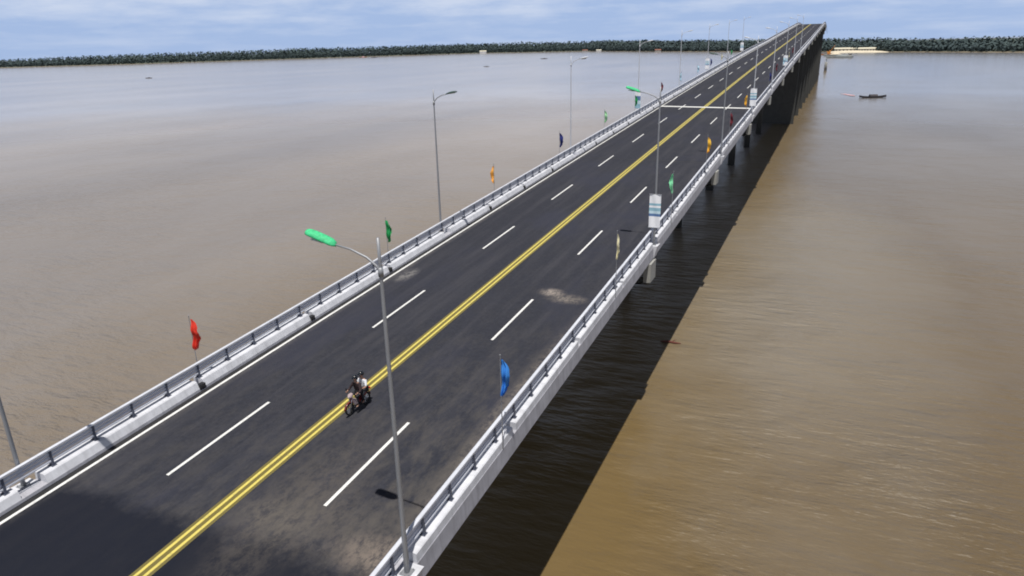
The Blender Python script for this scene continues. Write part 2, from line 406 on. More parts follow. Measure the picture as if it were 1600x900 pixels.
# ------------------------------------------------------------------ steel railings
def railing(s, label, cols):
    root = empty('railing', label, 'railing')
    X = 7.74
    ys = stations(Y0, 700)
    def bar(name, h, w, t, mat):
        bm = bmesh.new()
        sweep(bm, [(X-w, h-t*.6), (X-w, h+t*.6), (X-w*.5, h+t), (X+w*.5, h+t), (X+w, h+t*.6), (X+w, h-t*.6), (X+w*.5, h-t), (X-w*.5, h-t)], ys, side=s)
        obj(name, bm, mat, root)
    bar('top_rail', 1.13, 0.075, 0.055, M['steel'])
    bar('middle_rail', 0.97, 0.03, 0.06, M['railpanel'])
    bar('middle_rail', 0.82, 0.03, 0.06, M['railpanel'])
    bar('middle_rail', 0.66, 0.05, 0.05, M['steel'])
    # post: flared plate with base plate
    def post_bm():
        bm = bmesh.new()
        prof = [(-0.10, 0.47), (0.12, 0.47), (0.09, 0.8), (0.06, 1.07), (-0.06, 1.07), (-0.05, 0.8)]
        a = [bm.verts.new((s*x, -0.045, h)) for x, h in prof]; b = [bm.verts.new((s*x, 0.045, h)) for x, h in prof]
        n = len(prof)
        for k in range(n): bm.faces.new((a[k], a[(k+1) % n], b[(k+1) % n], b[k]))
        bm.faces.new(a); bm.faces.new(b)
        box(bm, (0, 0, 0.466), (0.3, 0.2, 0.02))
        return bm
    y = 21.3 - 1.815*9
    first = None; n = 0; far = bmesh.new()
    while y < 640:
        if n < 99:
            if first is None:
                first = obj('post', post_bm(), M['post'], root); o = first
            else:
                o = first.copy(); COL.objects.link(o); o.parent = root
            o.location = (s*X, y, zd(y))
        else:
            box(far, (s*X, y, zd(y)+0.77), (0.13, 0.09, 0.6))
        n += 1; y += 1.815
    for k in range(1, 30):
        yy = 21.3 - 1.815*9 - 1.815*k
        if yy > Y0: box(far, (s*X, yy, zd(yy)+0.77), (0.13, 0.09, 0.6))
    tag(obj('post', far, M['post'], root), kind='stuff')
railing(-1, 'steel railing with dark posts along the left edge, beyond the white edge line', 0)
railing(1, 'steel railing along the right edge of the bridge, above the dark shadowed water', 0)

# ------------------------------------------------------------------ street lamps
M['pole_haze'] = simple('hazed_galvanised_pole', (0.52, 0.54, 0.58), 0.6, 0.1, 0.1, 2)  # for far lamps: distance haze put into a paler steel colour
def make_lamp(lampmat, reach=1.0, fat=1.0, pm=None):
    pm = pm or M['pole']
    root = bpy.data.objects.new('street_lamp', None); COL.objects.link(root)
    def part(name, bm, mat, par=root, smooth=True): return obj(name, bm, mat, par, smooth)
    bm = bmesh.new(); box(bm, (0, 0, 0.185), (0.36, 0.36, 0.03))
    for a in (-1, 1):
        for b in (-1, 1): tube(bm, [(a*.14, b*.14, .17), (a*.14, b*.14, .25)], 0.018, 6)
    part('base_plate', bm, M['pole'], smooth=False)
    bm = bmesh.new(); tube(bm, [(0, 0, 0.18), (0, 0, 0.6), (0, 0, 10.1), (0, 0, 10.75)], [0.085, 0.08, 0.045, 0.04], 12)
    box(bm, (0.0, -0.085, 0.8), (0.09, 0.02, 0.28))
    part('pole', bm, pm)
    # arm reaching inwards (+x local), curving up
    bm = bmesh.new(); tube(bm, [(0, 0, 9.8), (0.12*reach, 0, 9.98), (0.4*reach, 0, 10.18), (0.9*reach, 0, 10.36), (1.5*reach, 0, 10.46)], [0.04, 0.036, 0.033, 0.03, 0.03], 8)
    tube(bm, [(0, 0, 9.7), (0, 0, 9.95)], 0.075, 10)
    part('arm', bm, pm)
    bm = bmesh.new()
    # cobra head: lofted sections
    secs = [(1.38, .05, .045, 10.82), (1.50, .09, .07, 10.86), (1.68, .15, .10, 10.90), (1.95, .17, .11, 10.95), (2.18, .14, .085, 10.99), (2.30, .07, .04, 11.01)]
    if fat > 1: secs = [(1.36, .05, .05, 10.82), (1.42, .11, .09, 10.84), (1.50, .14, .11, 10.86), (1.68, .15, .115, 10.90), (1.95, .15, .115, 10.95), (2.16, .145, .11, 10.98), (2.25, .12, .09, 10.99), (2.28, .05, .05, 10.99)]
    secs = [(x - 1.5 + 1.5*reach, w*fat, h*fat, z - 0.40 + (0.0 if fat == 1 else (x-1.38)*0.12)) for x, w, h, z in secs]
    rings = []
    for x, w, h, z in secs:
        rings.append([bm.verts.new((x, w*math.cos(t), z + (h*math.sin(t) if math.sin(t) > 0 else h*0.45*math.sin(t)))) for t in [2*PI*k/14 for k in range(14)]])
    for a, b in zip(rings, rings[1:]):
        for k in range(14): bm.faces.new((a[k], a[(k+1) % 14], b[(k+1) % 14], b[k]))
    bm.faces.new(rings[0]); bm.faces.new(rings[-1])
    head = part('lamp_head', bm, lampmat)
    bm = bmesh.new(); dx = 1.5*reach - 1.5; tube(bm, [(1.75+dx, 0, 10.485), (2.12+dx, 0, 10.535)], [0.10, 0.085], 10, flat=0.35)
    part('lens', bm, M['lens'], head)
    return root
def copy_tree(o, parent=None):
    c = o.copy(); COL.objects.link(c); c.parent = parent
    for ch in [x for x in bpy.data.objects if x.parent == o]: copy_tree(ch, c)
    return c
ordn = ['', 'first', 'second', 'third', 'fourth', 'fifth', 'sixth', 'seventh', 'eighth', 'ninth', 'tenth', 'eleventh', 'twelfth']
lampP = None
lampG = make_lamp(M['lampgreen'], 1.0, 1.15); lampD = None
# R lamps: arm points to -x (rotate 180), L lamps: arm points +x
usedG = False; usedD = False
lampD = make_lamp(M['lampdark'], 0.75)
for side, poles in (('right', POLES_R), ('left', POLES_L)):
    for i, y in enumerate(poles):
        if y < 0 or y > 240: continue
        green = (side == 'right' and i in (1, 2))
        if green: o = lampG if i == 1 else copy_tree(lampG)
        elif not usedD: o = lampD; usedD = True
        elif i >= 3:
            if lampP is None: lampP = make_lamp(M['pole_haze'], 0.75, 1.0, M['pole_haze']); o = lampP
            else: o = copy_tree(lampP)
        else: o = copy_tree(lampD)
        sx = 1 if side == 'right' else -1
        o.location = (sx*7.98, y, zd(y)); o.rotation_euler = (0, 0, PI if side == 'right' else 0)
        k = i
        if green and i == 1: lb = 'nearest right side street lamp with a bright green lamp head on its arm'
        elif k <= 10:
            lb = 'tall grey street lamp on the %s edge of the bridge, %s from the near end' % (side, ordn[k])
            if side == 'left' and k == 1: lb = 'grey street lamp cut by the left border of the photo beside the railing'
        if green and k == 2: lb = 'second right side street lamp, green lamp head, rising behind the striped banner'
        if k > 10: lb = 'tiny distant grey street lamp far up the %s edge of the bridge' % side
        tag(o, lb, 'street lamp', 'street lamps along the bridge' if k <= 10 else 'distant street lamps along the %s edge' % side)

# ------------------------------------------------------------------ banners on lamp poles
def banner(x, y, h0, h1, w, label, scheme='a'):
    root = empty('banner', label, 'banner', (x, y, zd(y)), 0, 'banners hung on the street lamps')
    bm = bmesh.new()
    if scheme == 'a': bands = [(0, .27, 0), (.27, .34, 2), (.34, .40, 0), (.40, .50, 2), (.50, .58, 3), (.58, .66, 1), (.66, 1.0, 0)]
    else: bands = [(0, .3, 0), (.3, .55, 1), (.55, .75, 3), (.75, 1, 2)]
    seg = 6
    for t0, t1, mi in bands:
        rows = []
        for t in (t0, t1):
            z = h1 - (h1-h0)*t
            rows.append([bm.verts.new((-w/2 + w*k/seg, 0.12 + 0.02*math.sin(k*1.3 + z*2), z)) for k in range(seg+1)])
        for k in range(seg):
            bm.faces.new((rows[0][k], rows[0][k+1], rows[1][k+1], rows[1][k])).material_index = mi
    bmesh.ops.remove_doubles(bm, verts=bm.verts, dist=0.001)
    obj('cloth', bm, [M['ban_white'], M['ban_blue'], M['ban_teal'], M['ban_pale']], root).location = (0, -0.24, 0)
    for z in (h0, h1):
        bm = bmesh.new(); tube(bm, [(-w/2-.03, -0.12, z), (w/2+.03, -0.12, z)], 0.02, 8); tube(bm, [(0, -0.12, z), (0, 0, z)], 0.02, 6)
        obj('bracket', bm, M['pole'], root)
banner(7.98, POLES_R[2], 1.42, 3.74, 0.78, 'white banner with teal and blue stripes on the second right side lamp')
banner(7.98, POLES_R[4], 1.45, 3.85, 0.85, 'white striped banner on the fourth right side lamp, beyond the orange flag')
banner(7.98, POLES_R[6], 1.8, 3.9, 0.9, 'small pale banner on the sixth right side lamp')
#banner(7.98, POLES_R[9], 1.6, 3.9, 1.1, 'tiny white banner far up the right side, near the crest of the bridge')
banner(-7.98, POLES_L[4], 1.2, 3.7, 0.8, 'grey green banner on the fourth left side lamp by a green flag', 'b')
banner(-7.98, POLES_L[6], 1.4, 3.7, 0.85, 'white banner on the sixth left side lamp')
banner(-7.98, POLES_L[8], 1.4, 3.7, 0.9, 'distant white banner on the eighth left side lamp')

# ------------------------------------------------------------------ festival flags
def flag(x, y, h0, h1, w, colour, label, group, seed, side):
    root = empty('flag', label, 'flag', (x, y, zd(y)), 0, group)
    bm = bmesh.new(); tube(bm, [(0, 0, 0.12), (0, 0, h1+0.12)], [0.022, 0.016], 6)
    bmesh.ops.create_icosphere(bm, subdivisions=1, radius=0.035, matrix=Matrix.Translation((0, 0, h1+0.14)))
    obj('flag_pole', bm, M['pole'], root)
    rnd = random.Random(seed)
    bm = bmesh.new(); nu, nv = 10, 14; ph = rnd.random()*6; sgn = rnd.choice([1, 1, -1]); lean = rnd.uniform(-.06, .1)
    rows = []
    for j in range(nv+1):
        t = j/nv
        # drooping cloth: narrow at the top, widest past the middle, pointed tail
        wid = w*(0.30 + 0.80*math.sin(PI*min(1, t*1.0+0.02))**0.7)*(1-0.25*t*t)
        z = h1 - (h1-h0)*t
        wid *= rnd.uniform(0.82, 1.12)
        row = []
        for i in range(nu+1):
            u = i/nu
            xx = sgn*(u*wid) + lean*t*0.6
            yy = 0.10*math.sin(u*13+ph+t*3)*(0.3+t) + 0.05*math.sin(t*11+ph) + u*0.05
            zz = z - u*0.12*(1-0.4*t) - 0.02*math.sin(u*7+t*5)
            row.append(bm.verts.new((xx, yy, zz)))
        rows.append(row)
    for a, b in zip(rows, rows[1:]):
        for i in range(nu): bm.faces.new((a[i], a[i+1], b[i+1], b[i]))
    obj('cloth', bm, M['flag_'+colour], root, smooth=True)
leftf = [(21.6, 'red', 'bright red festival flag on the left railing, nearest of all'), (38.1, 'green', 'dark green festival flag on the left railing behind the green lamp head'),
         (55.0, 'orange', 'orange festival flag on the left railing between second and third lamps'), (71.5, 'navy', 'navy blue festival flag on the left railing beside the third lamp'),
         (88.0, 'lightgreen', 'pale green festival flag on the left railing'), (103.2, 'green', 'green festival flag below the striped banner on the left'),
         (120.1, 'darkred', 'dark red festival flag on the left railing past the white cross line'), (137, 'paleblue', 'pale blue festival flag on the left railing'), (153.5, 'paleblue', 'second pale blue festival flag on the left railing'),
         (170, 'navy', 'small navy festival flag on the left railing'), (186, 'cream', 'small cream festival flag on the left railing'), (203, 'green', 'small green festival flag far up the left railing')]
for i, (y, c, lb) in enumerate(leftf):
    flag(-8.06, y, 1.75, 3.25, 0.36, c, lb, 'festival flags along the bridge', 100+i, -1)
rightf = [(21.4, 'blue', 'bright blue festival flag on the right railing, nearest on that side'), (37.1, 'cream', 'narrow cream festival flag furled on the right railing'),
          (52.2, 'palegreen', 'pale green festival flag just past the striped banner on the right'), (67.4, 'yellow', 'yellow orange festival flag on the right railing'),
          (82.4, 'darkred', 'dark red festival flag on the right railing'), (98, 'yellow', 'small yellow festival flag near the white cross line on the right'),
          (129, 'navy', 'small navy festival flag far up the right railing'), (145, 'darkred', 'small dark red festival flag far up the right railing'), (160, 'paleblue', 'small pale blue festival flag far up the right railing'),
          (176, 'cream', 'small cream festival flag far up the right railing'), (192, 'darkred', 'last dark red festival flag up the right railing')]
for i, (y, c, lb) in enumerate(rightf):
    flag(8.06, y, 2.5, 3.98, 0.12 if c == 'cream' else 0.30, c, lb, 'festival flags along the bridge', 200+i, 1)

# ------------------------------------------------------------------ motorbike and riders
def skin_obj(name, verts, edges, rads, mat, parent, levels=2, root=0):
    me = bpy.data.meshes.new(name); me.from_pydata([Vector(v) for v in verts], edges, [])
    o = bpy.data.objects.new(name, me); COL.objects.link(o); o.parent = parent
    o.modifiers.new('Skin', 'SKIN'); me.materials.append(mat)
    if not me.skin_vertices: pass
    sv = me.skin_vertices[0].data
    for i, r in enumerate(rads):
        sv[i].radius = (r, r) if isinstance(r, (int, float)) else r
        sv[i].use_root = (i == root)
    s = o.modifiers.new('Sub', 'SUBSURF'); s.levels = levels; s.render_levels = levels
    return o
def limb_mesh(bm, pts, rads, n=12, mi=0):
    tube(bm, pts, rads, n, mi)
def motorbike(loc, rz):
    root = empty('motorbike', 'dark motorbike with a pale front cowl carrying two riders on the centre line', 'motorbike', loc, rz)
    # local: forward = +x
    def wheel(x):
        w = bpy.data.objects.new('wheel', None)
        bm = bmesh.new(); R, r = 0.255, 0.045
        n, m_ = 28, 8
        vs = [[bm.verts.new((x+(R+r*math.cos(b))*math.cos(a), r*math.sin(b), 0.30+(R+r*math.cos(b))*math.sin(a))) for b in [2*PI*j/m_ for j in range(m_)]] for a in [2*PI*i/n for i in range(n)]]
        for i in range(n):
            for j in range(m_): bm.faces.new((vs[i][j], vs[(i+1) % n][j], vs[(i+1) % n][(j+1) % m_], vs[i][(j+1) % m_]))
        tyre = obj('wheel', bm, M['rubber'], root, True)
        bm = bmesh.new(); tube(bm, [(x, -0.05, 0.3), (x, 0.05, 0.3)], 0.045, 12)
        for a in range(6):
            t = a*PI/3; tube(bm, [(x, 0, 0.3), (x+0.22*math.cos(t), 0, 0.3+0.22*math.sin(t))], 0.011, 6)
        obj('rim', bm, M['chrome'], tyre)
    wheel(0.62); wheel(-0.60)
    bm = bmesh.new()
    # underbone frame/body: lofted
    limb_mesh(bm, [(0.46, 0, 0.78), (0.36, 0, 0.60), (0.20, 0, 0.46), (-0.02, 0, 0.42), (-0.22, 0, 0.52), (-0.55, 0, 0.66), (-0.85, 0, 0.74)], [0.09, 0.10, 0.10, 0.11, 0.13, 0.11, 0.05], 12)
    obj('body', bm, M['scooter_red'], root, True)
    bm = bmesh.new(); box(bm, (0.02, 0, 0.32), (0.30, 0.20, 0.20)); bmesh.ops.bevel(bm, geom=bm.edges[:], offset=0.04, segments=2); obj('engine', bm, M['black'], root)
    bm = bmesh.new(); tube(bm, [(0.10, -0.10, 0.26), (-0.25, -0.14, 0.26), (-0.72, -0.15, 0.34)], [0.02, 0.03, 0.045], 10); obj('exhaust', bm, M['chrome'], root, True)
    bm = bmesh.new()
    tube(bm, [(-0.78, 0, 0.80), (-0.5, 0, 0.80), (-0.2, 0, 0.76), (0.06, 0, 0.70)], [0.09, 0.13, 0.12, 0.07], 12, flat=0.45); obj('seat', bm, M['black'], root, True)
    bm = bmesh.new()
    for s in (-1, 1): tube(bm, [(0.62, s*0.07, 0.30), (0.50, s*0.07, 0.66), (0.44, s*0.05, 0.84)], 0.022, 8)
    obj('fork', bm, M['chrome'], root, True)
    bm = bmesh.new(); tube(bm, [(0.33, -0.33, 0.99), (0.40, -0.18, 0.98), (0.45, 0, 0.92), (0.40, 0.18, 0.98), (0.33, 0.33, 0.99)], 0.016, 8)
    for s in (-1, 1):
        tube(bm, [(0.42, s*0.2, 0.98), (0.40, s*0.27, 1.14)], 0.008, 6); tube(bm, [(0.395, s*0.27, 1.16), (0.41, s*0.27, 1.16)], 0.05, 10)
    obj('handlebar', bm, M['black'], root)
    bm = bmesh.new(); tube(bm, [(0.38, 0, 0.93), (0.50, 0, 0.92), (0.57, 0, 0.87), (0.60, 0, 0.82)], [0.10, 0.12, 0.085, 0.03], 12)
    for s in (-1, 1):   # leg shields
        a = [(0.50, s*0.06, 0.84), (0.40, s*0.24, 0.78), (0.30, s*0.25, 0.50), (0.36, s*0.10, 0.40)]
        v = [bm.verts.new(p) for p in a]; w = [bm.verts.new((p[0]-0.03, p[1], p[2])) for p in a]
        for k in range(4): bm.faces.new((v[k], v[(k+1) % 4], w[(k+1) % 4], w[k]))
        bm.faces.new(v); bm.faces.new(w)
    obj('front_cowl', bm, M['cowl'], root)
    bm = bmesh.new(); tube(bm, [(0.585, 0, 0.88), (0.612, 0, 0.865)], [0.065, 0.05], 12); obj('headlight', bm, M['lens'], root, True)
    for x, a0, a1 in ((0.62, 0.15, 2.6), (-0.60, 0.7, 2.9)):
        bm = bmesh.new(); tube(bm, [(x+0.335*math.cos(t), 0, 0.3+0.335*math.sin(t)) for t in [a0+(a1-a0)*k/8 for k in range(9)]], 0.05, 8, flat=0.4); obj('mudguard', bm, M['scooter_red'], root, True)
    bm = bmesh.new(); box(bm, (-0.88, 0, 0.72), (0.05, 0.16, 0.08)); bmesh.ops.bevel(bm, geom=bm.edges[:], offset=0.015, segments=2); obj('tail_light', bm, M['flag_red'], root)
    return root
def person(loc, rz, hip_x, label, topmat, helmat, hands, lean, sleeve, legs=M['trousers'], height=1.0):
    """seated rider in bike-local coordinates, forward +x; hands = (x, y, z) of the grip"""
    root = empty('person', label, 'person', loc, rz)
    hip = Vector((hip_x, 0, 0.88)); sh = hip + Vector((lean*0.50, 0, 0.47)); nk = sh + Vector((0.02, 0, 0.09)); hd = nk + Vector((0.03, 0, 0.15))
    V = []; E = []; R = []
    def add(p, r, parent=None):
        V.append(tuple(p)); R.append(r)
        if parent is not None: E.append((parent, len(V)-1))
        return len(V)-1
    pel = add(hip, (0.15, 0.12)); wa = add(hip+(sh-hip)*0.4, (0.14, 0.105), pel); ch = add(hip+(sh-hip)*0.85, (0.17, 0.12), wa)
    n = add(nk, 0.055, ch); h0 = add(hd, 0.085, n); h1 = add(hd+Vector((0.01, 0, 0.10)), 0.075, h0)
    nose = add(hd+Vector((0.11, 0, 0.02)), 0.018, h0)
    arms = {}
    for s in (-1, 1):
        S = sh + Vector((0.0, s*0.185, -0.03)); Hn = Vector((hands[0], s*hands[1], hands[2]))
        mid = (S+Hn)/2 + Vector((-0.06, s*0.09, -0.12))
        a = add(S, 0.062, ch); b = add(mid, 0.045, a); w = add(Hn - (Hn-mid).normalized()*0.04, 0.03, b); pm = add(Hn, (0.038, 0.022), w)
        for k in range(4):
            o = Vector((0.035, s*(-0.03+0.02*k), 0.012)); L = [0.045, 0.055, 0.05, 0.04][k]
            f1 = add(Hn+o, 0.009, pm); f2 = add(Hn+o+Vector((L*0.6, 0, -0.025)), 0.008, f1); add(Hn+o+Vector((L*0.4, 0, -0.055)), 0.007, f2)
        t1 = add(Hn+Vector((0.0, -s*0.04, -0.012)), 0.010, pm); add(Hn+Vector((0.03, -s*0.045, -0.035)), 0.008, t1)
        arms[s] = (S, mid, Hn)
        H = hip + Vector((0.03, s*0.10, -0.02)); K = H + Vector((0.40, s*0.12, -0.10)); A = K + Vector((-0.10, -s*0.02, -0.40)); T = A + Vector((0.16, 0, -0.05))
        a = add(H, 0.085, pel); b = add(K, 0.06, a); c = add(A, 0.038, b); add(T, 0.03, c)
        arms[('leg', s)] = (H, K, A, T)
    body = skin_obj('body', V, E, R, M['skin'], root)
    # top: torso and sleeves slightly proud of the body
    V, E, R = [], [], []
    add2 = add
    pel = add(hip+Vector((0, 0, -0.02)), (0.165, 0.135)); wa = add(hip+(sh-hip)*0.4, (0.155, 0.12), pel); ch = add(hip+(sh-hip)*0.85, (0.185, 0.135), wa)
    nn = add(nk-Vector((0, 0, 0.04)), 0.085, ch)
    for s in (-1, 1):
        S, mid, Hn = arms[s]; a = add(S, 0.076, ch); b = add(S+(mid-S)*0.97, 0.058, a)
        if sleeve > 1: add(mid+(Hn-mid)*0.75, 0.045, b)
    skin_obj('shirt', V, E, R, topmat, root)
    V, E, R = [], [], []
    pel = add(hip+Vector((0, 0, -0.04)), (0.16, 0.14))
    for s in (-1, 1):
        H, K, A, T = arms[('leg', s)]; a = add(H, 0.10, pel); b = add(K, 0.075, a); add(A+(K-A)*0.08, 0.055, b)
    skin_obj('trousers', V, E, R, legs, root)
    for s in (-1, 1):
        H, K, A, T = arms[('leg', s)]
        bm = bmesh.new(); tube(bm, [A+Vector((-0.05, 0, -0.045)), A+Vector((0.05, 0, -0.04)), T+Vector((0, 0, -0.005)), T+Vector((0.05, 0, -0.01))], [0.04, 0.05, 0.045, 0.02], 10, flat=0.7)
        obj('shoe', bm, M['black'], root, True)
    # helmet: open face shell with visor
    bm = bmesh.new(); bmesh.ops.create_uvsphere(bm, u_segments=20, v_segments=14, radius=0.135)
    c = hd + Vector((0.0, 0, 0.065))
    kill = [v for v in bm.verts if v.co.z < -0.075 or (v.co.x > 0.06 and v.co.z < -0.005)]
    bmesh.ops.delete(bm, geom=kill, context='VERTS')
    bmesh.ops.transform(bm, matrix=Matrix.Translation(c) @ Matrix.Diagonal((1.12, 0.98, 1.02, 1)), verts=bm.verts)
    hl = obj('helmet', bm, helmat, root, True); sm = hl.modifiers.new('Solid', 'SOLIDIFY'); sm.thickness = 0.012
    bm = bmesh.new(); tube(bm, [c+Vector((0.10, 0, 0.03)), c+Vector((0.19, 0, 0.0))], [0.11, 0.07], 12, flat=0.15); obj('visor', bm, helmat, hl, True)
    for s in (-1, 1):
        bm = bmesh.new(); bmesh.ops.create_icosphere(bm, subdivisions=2, radius=0.012, matrix=Matrix.Translation(hd+Vector((0.082, s*0.032, 0.045)))); obj('eye', bm, M['black'], root, True)
    bm = bmesh.new(); box(bm, hd+Vector((0.086, 0, -0.045)), (0.012, 0.045, 0.010)); obj('mouth', bm, M['driftwood'], root)
    return root
BL = (0.78, 22.1, zd(22.1)+0.008); BR = -PI/2 - 0.05
bk = motorbike(BL, BR); bk.scale = (0.93, 0.93, 0.93)
p1 = person(BL, BR, -0.12, 'rider in dark jacket and black helmet steering the motorbike', M['jacket'], M['helmetblack'], (0.35, 0.28, 1.02), 0.22, 2)
p2 = person(BL, BR, -0.52, 'passenger in white top and dark helmet seated behind the motorbike rider', M['whitecloth'], M['helmetblack'], (-0.12, 0.17, 1.02), 0.12, 1)

for q in (p1, p2): q.scale = (0.93, 0.93, 0.93)
# ------------------------------------------------------------------ far banks and forest
BANK = [(-9000, -2600, 28, 28), (-5200, -300, 28, 28), (-2812.9, 1405, 28, 28), (-2607.8, 1588, 29, 29), (-2306.9, 1901, 38, 34), (-2136, 2706, 47, 40), (-1883, 3700, 56, 46), (-1100, 3500, 52, 42), (-700, 2868, 44, 38), (-40, 1918, 31, 28),
        (294, 1444, 25.5, 24), (420, 1230, 24, 24), (900, 500, 22, 22), (2400, -1500, 24, 24)]
def bank():
    bm = bmesh.new()
    base = [bm.verts.new((x, y, WATER+1.2)) for x, y, *_ in BANK]
    low = []
    for x, y, *_ in BANK:
        low.append((x, y))
    # outward direction: away from camera roughly
    far = []
    for x, y, *_ in BANK:
        d = Vector((x-18, y, 0)); d.normalize(); far.append(bm.verts.new((x + d.x*9000, y + d.y*9000, WATER+1.2)))
    rim = []
    for x, y, *_ in BANK:
        d = Vector((x-18, y, 0)); d.normalize(); rim.append(bm.verts.new((x - d.x*14, y - d.y*14, WATER-0.3)))
    n = len(BANK)
    for k in range(n-1):
        bm.faces.new((base[k], base[k+1], far[k+1], far[k])).material_index = 0
        bm.faces.new((rim[k], rim[k+1], base[k+1], base[k])).material_index = 1
    tag(obj('far_bank', bm, [M['land'], M['mud']]), kind='structure')
bank()
def forest():
    rnd = random.Random(3)
    verts, faces, tones = [], [], []
    def leafq(c, r, nrm, tone):
        a = nrm.orthogonal().normalized(); b = nrm.cross(a)
        t = rnd.uniform(0, 6.28); a, b = a*math.cos(t)+b*math.sin(t), b*math.cos(t)-a*math.sin(t)
        i = len(verts)
        verts.extend([c-a*r*rnd.uniform(.7, 1.2), c-b*r*rnd.uniform(.5, 1), c+a*r*rnd.uniform(.7, 1.2), c+b*r*rnd.uniform(.5, 1)])
        faces.append((i, i+1, i+2, i+3)); tones.append(tone)
    for (x0, y0, h0, _), (x1, y1, h1, _) in zip(BANK, BANK[1:]):
        L = math.hypot(x1-x0, y1-y0)
        step = 5.2 if min(h0, h1) < 36 else 7.5
        vis = not (y0 < 1000 and y1 < 1000 and abs(x0) > 500) or False
        if x0 < -4000 or (x1 > 1500): step = 60
        n = int(L/step)
        for i in range(n):
            t = (i + rnd.random())/n
            x, y, h = x0+(x1-x0)*t, y0+(y1-y0)*t, h0+(h1-h0)*t
            d = Vector((x-18, y, 0)).normalized()
            g = noise.noise(Vector((x*0.004, y*0.004, 0)))
            for row in range(4):
                off = 8 + row*22 + rnd.uniform(-7, 7)
                hh = h*(0.50 + 0.16*row)*(1 + 0.10*g + rnd.uniform(-.08, .08))
                if row == 0 and rnd.random() < .1: continue
                if row == 3: hh = h*(0.96 + rnd.uniform(-.04, .03) + 0.06*g)
                hh = min(hh, h*1.05)
                cx, cy = x + d.x*off, y + d.y*off
                r = max(6.5, hh*0.27)*rnd.uniform(.9, 1.3) * (1.0 if step < 50 else 3)
                base = WATER + 1
                tt = rnd.random()
                nl = 26
                for k in range(nl):
                    th = rnd.uniform(0, 2*PI); v = rnd.uniform(-1.0, 1.0)
                    q = math.sqrt(max(0, 1-v*v)); rad = rnd.uniform(.65, 1.08)
                    nv = Vector((q*math.cos(th), q*math.sin(th), v))
                    p = Vector((cx + nv.x*r*rad, cy + nv.y*r*rad, base + hh*0.52 + nv.z*hh*0.48*min(rad, 1)))
                    leafq(p, r*rnd.uniform(.25, .45), (nv + Vector((rnd.uniform(-.6, .6), rnd.uniform(-.6, .6), rnd.uniform(-.3, .6)))).normalized(), min(1, max(0, 0.25 + 0.35*tt + 0.3*v*0.5 + rnd.uniform(-.15, .2) + 0.25*g)))
    me = bpy.data.meshes.new('forest'); me.from_pydata(verts, [], faces)
    at = me.attributes.new('tone', 'FLOAT', 'FACE'); at.data.foreach_set('value', tones)
    me.materials.append(M['forest'])
    o = bpy.data.objects.new('forest', me); COL.objects.link(o)
    tag(o, 'dark green wooded far shore running along the whole horizon', 'forest', kind='stuff')
forest()

# ------------------------------------------------------------------ boats, barges, riverside buildings
def sampan(name, label, x, y, L, rz, hullmat, cabin=True, group=None, cabmat=None, outrig=False):
    root = empty(name, label, 'boat', (x, y, WATER), rz, group)
    bm = bmesh.new(); ns = 13; W = L*0.11; H = L*0.055
    rings = []
    for i in range(ns):
        t = i/(ns-1); u = 2*t-1
        w = W*(1-abs(u)**2.6)**0.8 + 0.02; sheer = H*(1+0.9*abs(u)**3)
        rings.append([bm.verts.new((u*L/2, s*w*k, z)) for s, k, z in ((-1, 1, sheer), (-1, .8, -H*.3+abs(u)**3*H), (1, .8, -H*.3+abs(u)**3*H), (1, 1, sheer), (1, .82, sheer*.98), (1, .7, H*.35), (-1, .7, H*.35), (-1, .82, sheer*.98))])
    for a, b in zip(rings, rings[1:]):
        for k in range(8): bm.faces.new((a[k], a[(k+1) % 8], b[(k+1) % 8], b[k]))
    bm.faces.new(rings[0]); bm.faces.new(rings[-1])
    obj('hull', bm, hullmat, root)
    if cabin:
        bm = bmesh.new()
        arc = [(math.cos(a), math.sin(a)) for a in [PI*k/8 for k in range(9)]]
        r0 = [bm.verts.new((-L*.12, c*W*.72, H*.4 + s*W*.95)) for c, s in arc]; r1 = [bm.verts.new((L*.16, c*W*.72, H*.4 + s*W*.95)) for c, s in arc]
        for k in range(8): bm.faces.new((r0[k], r0[k+1], r1[k+1], r1[k]))
        bm.faces.new(r0); bm.faces.new(r1)
        obj('cabin', bm, cabmat or M['wood'], root)
    return root
sampan('boat', 'long dark sampan floating on the open river right of the bridge', 35.0, 380.3, 12.5, 0.38, M['wood'])
def net_raft():
    root = empty('fishing_net', 'faint pinkish net with floats beside the dark sampan', 'fishing net', (25, 398, WATER))
    bm = bmesh.new(); rnd = random.Random(5)
    pts = [(-3.5, 8), (-1.5, 6), (0, 2), (2.2, -3), (2.6, -7), (0.8, -6), (-0.6, -1), (-2.0, 3.0)]
    vs = [bm.verts.new((x, y, 0.12+rnd.uniform(0, .1))) for x, y in pts]; bm.faces.new(vs)
    obj('net', bm, M['pinktarp'], root)
    for x, y in pts[:5]:
        bm = bmesh.new(); bmesh.ops.create_icosphere(bm, subdivisions=2, radius=0.22, matrix=Matrix.Translation((x, y, 0.15))); obj('float', bm, M['cowl'], root, True)
net_raft()
smalls = [(-773, 655, 9, 0.3, 'small dark boat alone on the left water, near the left end'), (-478, 1487, 16, 0.5, 'tiny boat on the far water left of the bridge, right of its neighbour'),
          (-596, 1565, 16, 0.2, 'tiny boat on the far water left of the bridge, left of its neighbour'), (-462, 988, 9, 0.1, 'small boat below the white shore building'), (-1860, 2650, 34, 0.4, 'pinkish moored boat by the wooded left shore'),
          (-1700, 2500, 26, 0.6, 'grey moored boat by the wooded left shore'), (4, 640, 7, 1.2, 'small dark boat by the mooring pile next to the bridge')]
for i, (x, y, L, rz, lb) in enumerate(smalls):
    sampan('boat', lb, x, y, L, rz, M['rust'] if i == 4 else M['wood'], True, 'small boats on the far water', M['pinktarp'] if i == 4 else None)
